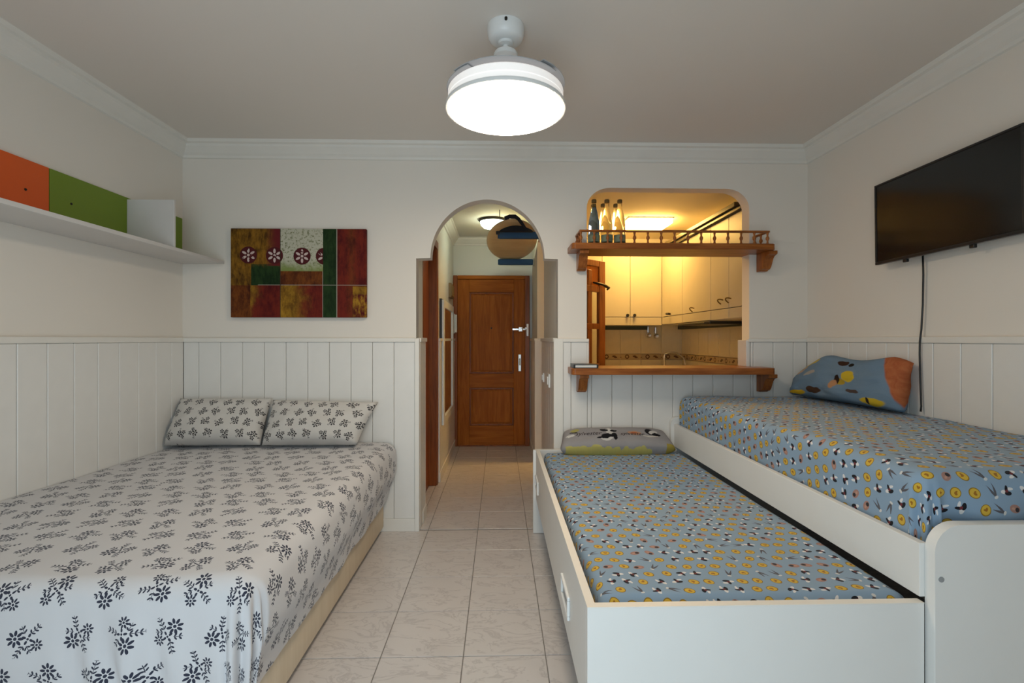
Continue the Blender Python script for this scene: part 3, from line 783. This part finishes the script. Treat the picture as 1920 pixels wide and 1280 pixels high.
bm = prism(edge_poly(.457, 1.775, YW-.0005, 3.10), 'z', 1.856, 1.895, bev=.004); box(bm, PX0+.001, PX1-.001, YW-.02, YW+.10, 1.858, 1.894)
obj('board', bm, PINE, up)
for x in (.515, 1.742): obj('bracket', bracket_bm(x, x+.058, 1.856, .12, .17), PINEZ, up)
obj('top_rail', B(.508, 1.742, 3.115, 3.139, 1.968, 1.981, bev=.004), PINE, up)
obj('side_rail', B(.508, .530, 3.139, YW, 1.968, 1.981, bev=.004), PINE, up)
obj('side_rail', B(1.720, 1.742, 3.139, YW, 1.968, 1.981, bev=.004), PINE, up)
BP = [(.007, 0), (.0085, .004), (.006, .012), (.0055, .022), (.010, .030), (.0115, .037), (.010, .044), (.0055, .052), (.006, .062), (.0085, .069), (.007, .074)]
b0 = obj('baluster', lathe(BP, 12, (.519, 3.127, 1.8945)), PINEZ, up, smooth=40)
for i in range(1, 15): inst(b0, wloc(up)+b0.location+Vector((i*(1.731-.519)/14, 0, 0)), up)
for x in (.519, 1.731):
    for yy in (3.207, 3.285): inst(b0, wloc(up)+b0.location+Vector((x-.519, yy-3.127, 0)), up)
# bottles
BOT = [(0, 0), (.030, 0), (.036, .006), (.0365, .03), (.0365, .13), (.034, .16), (.026, .20), (.018, .235), (.0145, .262), (.0145, .28), (0, .28)]
def bottle(x, y, mat, label, label_part=True, h=1.0):
    z = 1.8955
    t = thing('glass_bottle', (x, y, z), label, 'bottle', 'bottles on the hatch shelf')
    obj('body', lathe([(r, q*h) for r, q in BOT], 28, (x, y, z)), mat, t, smooth=50)
    if label_part: obj('paper_label', lathe([(.0370, .02), (.0373, .021), (.0373, .065), (.0370, .066)], 28, (x, y, z), cap=False), LABELM, t, smooth=50)
    obj('cap', lathe([(0, 0), (.0165, 0), (.0165, .018), (.014, .021), (0, .021)], 18, (x, y, z+.279*h)), BRASS, t, smooth=50)
bottle(.618, 3.20, CLEAR, 'front clear bottle partly behind the blue one, leftmost of the clear bottles')
bottle(.703, 3.20, CLEAR, 'front clear bottle in the middle of the hatch shelf group')
bottle(.788, 3.20, CLEAR, 'front clear bottle at the right end, nearest the kitchen light')
bottle(.700, 3.30, CLEAR, 'rear clear bottle standing behind the middle front bottle', False)
bottle(.785, 3.30, CLEAR, 'rear clear bottle standing behind the right front bottle', False)
bottle(.588+.042, 3.285, BLUEG, 'deep blue bottle at the left end of the hatch shelf', False, .97)
bk = thing('notebook', (.55, 3.17, 1.096), 'black covered notebook with pale pages at the left end of the counter board', 'book')
obj('pages', B(.482, .618, 3.112, 3.25, 1.1005, 1.1165), PAPER, bk)
bm = B(.472, .628, 3.108, 3.255, 1.0962, 1.1005, bev=.0015); box(bm, .472, .628, 3.108, 3.255, 1.1165, 1.121, bev=.0015); box(bm, .470, .478, 3.108, 3.255, 1.0962, 1.121, bev=.002); box(bm, .620, .628, 3.108, 3.255, 1.0962, 1.121, bev=.002)
obj('cover', bm, BLACK, bk)

# ------------------------------------------------------------------ ceiling fan light
FX, FY = .025, 2.04
fn = thing('fan_light', (FX, FY, 2.22), 'white ceiling fan with a glowing round light and folded blades', 'fan')
obj('canopy', lathe([(0, .36), (.076, .36), (.077, .350), (.076, .330), (.071, .310), (.060, .299), (.034, .295), (0, .295)], 48, (FX, FY, 2.22)), WPLAST, fn, smooth=40)
obj('rod_collar', lathe([(0, .297), (.032, .297), (.030, .285), (.014, .281), (0, .281)], 32, (FX, FY, 2.22)), WPLAST, fn, smooth=40)
obj('rod', lathe([(.0115, .20), (.0115, .285)], 20, (FX, FY, 2.22)), WPLAST, fn, smooth=40)
obj('canopy_screw', tube([(FX, FY-.073, 2.562), (FX, FY-.084, 2.564)], .006, 10), DKMETAL, fn)
obj('hub_plate', lathe([(0, .252), (.046, .252), (.050, .244), (.048, .234), (.020, .230), (.018, .09), (0, .09)], 40, (FX, FY, 2.22)), WPLAST, fn, smooth=40)
# four folded blades: curved sectors stacked above the drum
def blade(a0, z):
    bm = bmesh.new(); n = 24; top = []; bot = []
    def P(r, a, zz): return (FX+r*math.cos(a), FY+r*math.sin(a), zz)
    ring = []
    for i in range(n+1):
        t = i/n; a = a0+t*1.9
        ring.append((.246-.004*t, .246-.05-.115*math.sin(PI*min(1, t*1.05))**.7*1.0-.01, a))
    vs = [[bm.verts.new(P(r, a, zz)) for (r, zz) in ((ro, z), (ri, z), (ri, z+.003), (ro, z+.003))] for ro, ri, a in ring]
    for A, Bq in zip(vs, vs[1:]):
        for k in range(4): bm.faces.new((A[k], A[(k+1) % 4], Bq[(k+1) % 4], Bq[k]))
    bm.faces.new(vs[0]); bm.faces.new(vs[-1]); bmesh.ops.recalc_face_normals(bm, faces=bm.faces)
    return bm
for i in range(4): obj('blade', blade(i*PI/2+.6, (2.306, 2.312, 2.318, 2.330)[i]), GREYP, fn, smooth=30)
obj('drum', lathe([(0, .084), (.232, .084), (.2385, .078), (.2385, .052), (.236, .050), (.236, .046), (.240, .044), (.240, .026), (.236, .024), (0, .024)], 72, (FX, FY, 2.22)), DRUMM, fn, smooth=30)
obj('rim', lathe([(.236, .026), (.2475, .025), (.249, .016), (.2475, .010), (.240, .010)], 72, (FX, FY, 2.22), cap=False), WPLAST, fn, smooth=40)
obj('diffuser', lathe([(.2405, .012), (.236, .006), (.20, -.004), (.12, -.011), (0, -.014)], 72, (FX, FY, 2.22)), FANE, fn, smooth=True)

# ------------------------------------------------------------------ wall things
sh = thing('wall_shelf', (XL+.14, 2.4, 1.775), 'long white wall shelf with orange and green back panels above the left bed', 'shelf')
SX = XL+.285
obj('board', B(XL+.001, SX, .9, 3.278, 1.776, 1.796, bev=.002), SHELFW, sh)
obj('divider', B(XL+.018, SX-.008, 2.79, 2.806, 1.796, 2.062, bev=.002), SHELFW, sh)
obj('back_panel', B(XL+.001, XL+.018, .95, 2.318, 1.796, 2.072, bev=.0015), ORANGE, sh, label='orange back panel')
obj('back_panel', B(XL+.001, XL+.018, 2.322, 3.27, 1.796, 2.072, bev=.0015), GREEN, sh, label='green back panel')
for y in (2.205, 2.435):
    bm = lathe([(0, 0), (.006, 0), (.005, .003), (0, .0035)], 12); bmesh.ops.rotate(bm, cent=(0, 0, 0), matrix=Matrix.Rotation(PI/2, 3, 'Y'), verts=bm.verts)
    bmesh.ops.translate(bm, vec=(XL+.018, y, 1.938), verts=bm.verts); obj('screw', bm, DKMETAL, sh)
pt = thing('painting', (-1.3255, YW-.02, 1.425), 'abstract painting in ochre, red, cream and green blocks hung over the left bed', 'painting')
o = obj('canvas', B(-1.768, -.883, YW-.034, YW-.006, 1.425, 2.010, bev=.003), CANVAS, pt, origin=(-1.3255, YW-.02, 1.7175))
obj('stretcher', B(-1.75, -.90, YW-.007, YW-.0005, 1.445, 1.99), flat('stretcher_wood', (.45, .32, .18), .7), pt)
tv = thing('television', (2.06, 2.22, 1.68), 'flat black television hung slightly tilted on the right wall', 'television')
def tvp(name, bm, mat, **k):
    bmesh.ops.rotate(bm, cent=(2.05, 2.59, 1.68), matrix=Matrix.Rotation(-.016, 3, 'X'), verts=bm.verts)
    return obj(name, bm, mat, tv, **k)
tvp('back_shell', B(2.040, 2.075, 1.85, 2.58, 1.69, 2.10, bev=.008), BLACK)
bm = bmesh.new()
for a in ((1.838, 2.592, 1.679, 1.694), (1.838, 2.592, 2.097, 2.107), (1.838, 1.848, 1.694, 2.097), (2.582, 2.592, 1.694, 2.097)): box(bm, 2.022, 2.042, a[0], a[1], a[2], a[3], bev=.002)
tvp('bezel', bm, BLACK)
tvp('screen', B(2.026, 2.040, 1.848, 2.582, 1.694, 2.097), SCREEN)
for yy in (2.41, 2.06): tvp('foot_stub', B(2.03, 2.045, yy-.012, yy+.012, 1.664, 1.682, bev=.003), BLACK)
tvp('wall_mount', B(2.070, XR-.001, 2.05, 2.35, 1.80, 2.0), DKMETAL)
obj('power_cable', tube([(2.082, 2.362, 1.72), (2.085, 2.362, 1.60), (2.086, 2.366, 1.45), (2.084, 2.372, 1.33), (2.078, 2.374, 1.27), (2.078, 2.375, 1.20), (2.078, 2.370, 1.05), (2.077, 2.365, .95), (2.070, 2.36, .925)], .0042, 8), BLACK, None, smooth=True,
    label='thin black cable hanging from the television down the right wall', cat='cable')

# ------------------------------------------------------------------ beds
def drape(x0, x1, y0, y1, z, r, dL=0, dR=0, dF=0, dB=0, tuck=.15, hem=None, fold=None, top=None, res=.018):
    """cloth over a mattress: flat top x0..x1, y0..y1, rounded edges of radius r, falling dL/dR/dF/dB along each side."""
    bm = bmesh.new(); uvl = bm.loops.layers.uv.new('UVMap')
    def axis(lo, hi, a, b):
        out = []
        if a: n = max(3, round(a/res)); out += [('-', 1-i/n) for i in range(n)]
        n = max(2, round((hi-lo)/(res*1.6))); out += [('0', lo+(hi-lo)*i/n) for i in range(n+1)]
        if b: n = max(3, round(b/res)); out += [('+', (i+1)/n) for i in range(n)]
        return out
    ax, ay = axis(x0, x1, dL, dR), axis(y0, y1, dF, dB)
    q = r*PI/2
    def prof(d):
        if d < q: return r*math.sin(d/r), r*(1-math.cos(d/r))
        e = d-q; return r-tuck*e, r+e
    grid = []
    for kx, tx in ax:
        rowv = []
        for ky, ty in ay:
            X0 = x0 if kx == '-' else x1 if kx == '+' else tx
            Y0 = y0 if ky == '-' else y1 if ky == '+' else ty
            DX = {'-': dL, '+': dR, '0': 0}[kx]; DY = {'-': dF, '+': dB, '0': 0}[ky]
            p = tx if kx != '0' else 0; s_ = ty if ky != '0' else 0
            m_ = max(p, s_)
            if m_ == 0: ph, d = 0, 0
            else:
                ph = PI/2*((1-.5*p/s_) if s_ > p else .5*s_/p)
                w = ph/(PI/2); D = DX*(1-w)+DY*w if (DX and DY) else (DX or DY)
                if hem: D = hem(kx, ky, X0, w, D)
                d = m_*D
            cx, cy = math.cos(ph)*(-1 if kx == '-' else 1), math.sin(ph)*(-1 if ky == '-' else 1)
            if kx == '0': cx = 0
            if ky == '0': cy = 0
            o, dn = prof(d)
            px, py, pz = X0+o*cx, Y0+o*cy, z-dn
            if fold and d > 0:
                f = fold(px, py, pz, dn, ph if (kx != '0' and ky != '0') else None, kx, ky); px += cx*f; py += cy*f
            if top and d < q*.9: pz += top(px, py)*(1-d/(q*.9))
            v = bm.verts.new((px, py, pz)); rowv.append((v, (X0+d*cx, Y0+d*cy)))
        grid.append(rowv)
    for A, Bq in zip(grid, grid[1:]):
        for i in range(len(A)-1):
            qd = (A[i], Bq[i], Bq[i+1], A[i+1])
            f = bm.faces.new([t[0] for t in qd])
            for l, t in zip(f.loops, qd): l[uvl].uv = t[1]
    bmesh.ops.recalc_face_normals(bm, faces=bm.faces)
    for f in bm.faces:
        if f.normal.z < -.5: f.normal_flip()
    return bm
def nz(x, y, s, a, k=0): return a*mnoise.noise(Vector((x*s, y*s, k)))
# left bed: beige divan base, mattress, floral sheet
lb = thing('divan_bed', (-1.43, 2.33, 0), 'low double bed with a beige upholstered base along the left wall', 'bed')
obj('base', B(-2.080, -.768, 1.42, 3.268, .035, .262, bev=.012, seg=3), BEIGE, lb, smooth=40)
for x in (-1.95, -.90):
    for y in (1.55, 3.14): obj('foot', lathe([(0, 0), (.028, 0), (.032, .035), (0, .035)], 20, (x, y, 0)), BLACK, lb, smooth=40)
mat_l = obj('mattress', B(-2.075, -.735, 1.44, 3.262, .264, .575, bev=.05, seg=4), MATTR, lb, smooth=40)
def fold_l(px, py, pz, dn, ph, kx, ky):
    a = min(1, dn/.2)
    if kx == '+' and ky == '0':   # right side: soft bulge that draws in to the base
        b = .020*math.sin(min(1, dn/.30)*PI)
        return b+a*nz(py, pz, 5, .012, 3)-.036*max(0, (dn-.18)/.2)
    if ky == '-' and kx == '0':
        g = math.exp(-((px+1.02)/.17)**2)
        k = a*g*.020*math.sin(px*58+pz*9+nz(px, pz, 4, 1.2, 8))*min(1, dn/.22)
        k2 = a*.011*math.sin(px*17+nz(px, pz, 3, 2.5, 2))
        return k+k2+.02*a
    if ph is not None:
        return a*(.012*math.sin(ph*11)+.02*(ph/(PI/2))-.03*max(0, (dn-.2)/.2)*(1-ph/(PI/2)))
    return 0
sheet_l = obj('bed_sheet', drape(-2.082, -.765, 1.455, 3.262, .600, .065, dR=.42, dF=.50, tuck=.02, fold=fold_l, hem=lambda kx, ky, X0, w, D: D if ky != '-' else (.50-.17*math.exp(-((X0+.765)/.16)**2) if kx == '0' else .42-.09*w-.03*math.sin(PI*w)), top=lambda x, y: nz(x, y, 2.2, .006)+nz(x, y, 7, .003, 4), res=.012), FLORAL, None, smooth=True,
    label='white sheet with navy flower print over the low double bed', cat='sheet')
# pillows
def pillow(L, Hh, Tt, frame, mat, label, name='pillow', seed=0, ear=.035, n=(44, 26), power=.42, warp=None, uvs=(1, 1), wr=.006, group=None):
    """frame: (center, long axis, height axis, normal)"""
    c, ex, ey, en = [Vector(v) for v in frame]; ex.normalize(); ey.normalize(); en.normalize()
    bm = bmesh.new(); uvl = bm.loops.layers.uv.new('UVMap'); sides = {}
    def P(i, j, s):
        u = -1+2*i/n[0]; v = -1+2*j/n[1]
        pin = 1-ear*(1-u*u)*abs(v)**3; pin2 = 1-ear*(1-v*v)*abs(u)**3
        t = (max(0, 1-abs(u)**2.6)**power)*(max(0, 1-abs(v)**2.4)**power)
        a, b = L/2*u*pin2, Hh/2*v*pin
        w = s*Tt/2*t + nz(u*2+seed, v*1.4, 1.6, wr*2, seed)*t + nz(u*6+seed, v*4, 1.5, wr*.7, s)*t
        if warp: a, b, w = warp(u, v, a, b, w, s)
        return c+ex*a+ey*b+en*w, (L/2*(u+1), Hh/2*v)
    for s in (1, -1):
        for i in range(n[0]+1):
            for j in range(n[1]+1):
                edge = i in (0, n[0]) or j in (0, n[1])
                if s == -1 and edge: sides[(s, i, j)] = sides[(1, i, j)]; continue
                p, uv = P(i, j, s); sides[(s, i, j)] = (bm.verts.new(p), uv)
        for i in range(n[0]):
            for j in range(n[1]):
                qd = [sides[(s, a, b)] for a, b in ((i, j), (i+1, j), (i+1, j+1), (i, j+1))]
                if s == -1: qd = qd[::-1]
                f = bm.faces.new([t[0] for t in qd])
                for l, t in zip(f.loops, qd): l[uvl].uv = t[1]
    bmesh.ops.recalc_face_normals(bm, faces=bm.faces)
    o = obj(name, bm, mat, None, smooth=True, label=label, cat='pillow', group=group)
    return o, (lambda a, b: P((a/L)*n[0], (b/Hh+.5)*n[1], 1)[0]), en
HD = (0, .15, .255); ND = (0, -.255, .15)
def wl(u, v, a, b, w, s): return a, b, w*(1.0-.25*v)
pillow(.59, .315, .19, ((-1.782, 3.165, .759), (1, 0, 0), HD, ND), FLORALP, 'floral pillow against the left wall corner, left of the pair', seed=1, warp=wl)
def wr_(u, v, a, b, w, s):
    if u > .55: k = (u-.55)/.45; a += .05*k*(v+.5); 
    return a, b-.018*(u+1)*.5*(v+1)*.5, w*(1-.25*v)
pillow(.61, .305, .19, ((-1.174, 3.160, .753), (1, 0, 0), HD, ND), FLORALP, 'floral pillow with a pointed free corner, right of the pair', seed=5, warp=wr_)

# right upper bed
ub = thing('captain_bed', (1.63, 2.3, 0), 'tall white single bed with rounded footboard along the right wall', 'bed')
UX0, UX1 = 1.180, 2.085
def board_round(x0, x1, z1, rr, y0, y1):
    p = [(x0, 0)]+[(x0+rr-rr*math.cos(a), z1-rr+rr*math.sin(a)) for a in [PI/2*i/10 for i in range(11)]]+[(x1, z1), (x1, 0)]
    return prism(p, 'y', y0, y1, bev=.0025)
obj('footboard', board_round(UX0, UX1, .776, .075, 1.300, 1.332), LAM, ub)
obj('headboard', board_round(UX0-.035, UX1, .762, .05, 3.252, 3.282), LAM, ub)
obj('side_rail', B(1.166, 1.190, 1.333, 3.2515, .565, .714, bev=.002), LAM, ub)
obj('side_rail', B(UX1-.024, UX1, 1.333, 3.2515, .30, .714, bev=.002), LAM, ub)
obj('slat_base', B(1.192, UX1-.026, 1.345, 3.24, .60, .625), LAM, ub)
mat_u = obj('mattress', B(1.235, UX1-.06, 1.41, 3.20, .627, .865, bev=.06, seg=4), MATTR, ub, smooth=40)
bm = lathe([(0, 0), (.0075, 0), (.0075, .002), (0, .0025)], 18); bmesh.ops.rotate(bm, cent=(0, 0, 0), matrix=Matrix.Rotation(PI/2, 3, 'X'), verts=bm.verts)
bmesh.ops.translate(bm, vec=(1.197, 1.3, .629), verts=bm.verts); obj('screw_cap', bm, GREYDOT, ub)
def fold_u(px, py, pz, dn, ph, kx, ky):
    a = min(1, dn/.1)
    if ky == '-' and kx == '0':
        return a*(.016*math.sin(px*24+nz(px, pz, 6, 3, 5))*min(1, dn/.12)+nz(px, pz, 9, .006, 1))
    if kx == '-' and ky == '0': return a*nz(py, pz, 6, .006, 2)
    if ph is not None: return a*(.008*math.sin(ph*9))
    return 0
sheet_u = obj('fitted_sheet', drape(1.250, 2.083, 1.408, 3.215, .902, .052, dL=.24, dF=.24, dB=.12, tuck=.01, fold=fold_u, top=lambda x, y: nz(x, y, 2.5, .008, 1)+nz(x, y, 8, .003, 2), res=.014), SPOTS, None, smooth=True,
    label='blue sheet with small yellow and black print on the tall white bed', cat='sheet')
def wb(u, v, a, b, w, s):
    hgt = 1-.85*max(0, -u-.30)**1.25-.45*max(0, u-.72)**1.1-.05*math.sin((u+.1)*PI*1.6)
    return a, (b+.13)*hgt-.13, w*(1-.3*v)+ .02*u
pillow(.86, .27, .17, ((2.0, 2.80, 1.046), (.10, -1, 0), (.20, 0, 1), (-1, -.1, .2)), BLUEP, 'blue printed pillow with an orange end leaning on the right wall', seed=9, warp=wb, wr=.010, power=.38)

# trundle
tr = thing('trundle_bed', (.71, 2.3, 0), 'white pull-out trundle bed drawn out beside the tall bed', 'bed')
TX0, TX1 = .238, 1.174
sp = obj('side_panel', B(TX0, TX0+.024, 1.351, 3.224, .235, .55, bev=.0015), LAM, tr)
obj('side_panel', B(TX1-.024, TX1, 1.351, 3.224, .235, .40, bev=.0015), LAM, tr)
obj('front_panel', B(TX0, TX1, 1.326, 1.350, .02, .55, bev=.0015), LAM, tr)
obj('back_panel', B(TX0-.018, TX1, 3.2245, 3.2495, .003, .55, bev=.0015), LAM, tr)
obj('bottom_board', B(TX0+.025, TX1-.025, 1.351, 3.223, .30, .318), LAM, tr)
for a in ((TX0, TX0+.024, 1.35, 3.25), (TX0+.024, TX1, 1.326, 1.350), (TX0+.024, TX1, 3.2255, 3.2495), (TX0, TX0+.024, 1.326, 1.350)):
    obj('edge_band', B(*a, .5501, .5522), LAMEDGE, tr, label='cream edge band')
for x in (TX0+.08, TX1-.08):
    for y in (1.45, 3.10):
        obj('caster', tube([(x-.012, y, .03), (x+.012, y, .03)], .03, 20), GREYDOT, tr)
        obj('caster_stem', B(x-.02, x+.02, y-.02, y+.02, .062, .299), GREYDOT, tr)
mat_t = obj('mattress', B(TX0+.07, TX1-.08, 1.40, 3.17, .32, .51, bev=.04, seg=4), MATTR, tr, smooth=40)
for y0, y1 in ((1.655, 1.835), (2.99, 3.17)):
    bm = bmesh.new(); z0, z1 = .325, .405; w = .014
    for a in ((y0, y1, z0, z0+w), (y0, y1, z1-w, z1), (y0, y0+w, z0+w, z1-w), (y1-w, y1, z0+w, z1-w)): box(bm, TX0-.010, TX0, a[0], a[1], a[2], a[3], bev=.003)
    hh = obj('handle', bm, WPLAST, tr)
    obj('handle_recess', B(TX0-.0015, TX0-.0002, y0+w, y1-w, z0+w, z1-w), flat('recess_grey', (.42, .42, .41), .6), hh)
sheet_t = obj('fitted_sheet', drape(.318, 1.150, 1.398, 3.17, .545, .036, dL=.13, dR=.09, dF=.13, dB=.13, tuck=.0, top=lambda x, y: nz(x, y, 2.5, .006, 6)-.012*max(0, (y-1.398)<0), fold=lambda px, py, pz, dn, ph, kx, ky: -.004, res=.014), SPOTS, None, smooth=True,
    label='blue sheet with small yellow and black print on the low pull-out bed', cat='sheet')
def wg(u, v, a, b, w, s): return a*(1-.05*v**4)-.02*u*(v+1), b*(1-.22*u**6), w*(1-.35*v)*(1 if u < .7 else 1-(u-.7)*.6)
go, gsurf, gn = pillow(.77, .215, .13, ((.755, 3.165, .622), (1, 0, 0), (0, .17, .12), (0, -.12, .17)), GREYPC, 'grey printed pillow with lettering at the head of the low pull-out bed', seed=13, warp=wg, wr=.004, power=.36)
def word(txt, a0, b0, size, shear):
    cu = bpy.data.curves.new('tmp', 'FONT'); cu.body = txt; cu.size = size; cu.shear = shear; cu.resolution_u = 2
    o = bpy.data.objects.new('tmp', cu); COL.objects.link(o)
    me = bpy.data.meshes.new_from_object(o.evaluated_get(bpy.context.evaluated_depsgraph_get()))
    bm = bmesh.new(); bm.from_mesh(me); bpy.data.objects.remove(o); bpy.data.meshes.remove(me)
    for v in bm.verts: v.co = gsurf(a0+v.co.x, b0+v.co.y)+gn*.0022
    return bm
obj('lettering', word('sylvester', .095, -.008, .050, .4), PRINT, go, label='dark script lettering')
obj('lettering', word('sylvester', .40, -.018, .046, .4), PRINT, go, label='dark script lettering')

for core, sh_ in ((mat_l, sheet_l), (mat_u, sheet_u), (mat_t, sheet_t)):   # the mattress wears its sheet and moves with it
    p = wloc(core); core.parent = sh_; core.location = p-wloc(sh_)
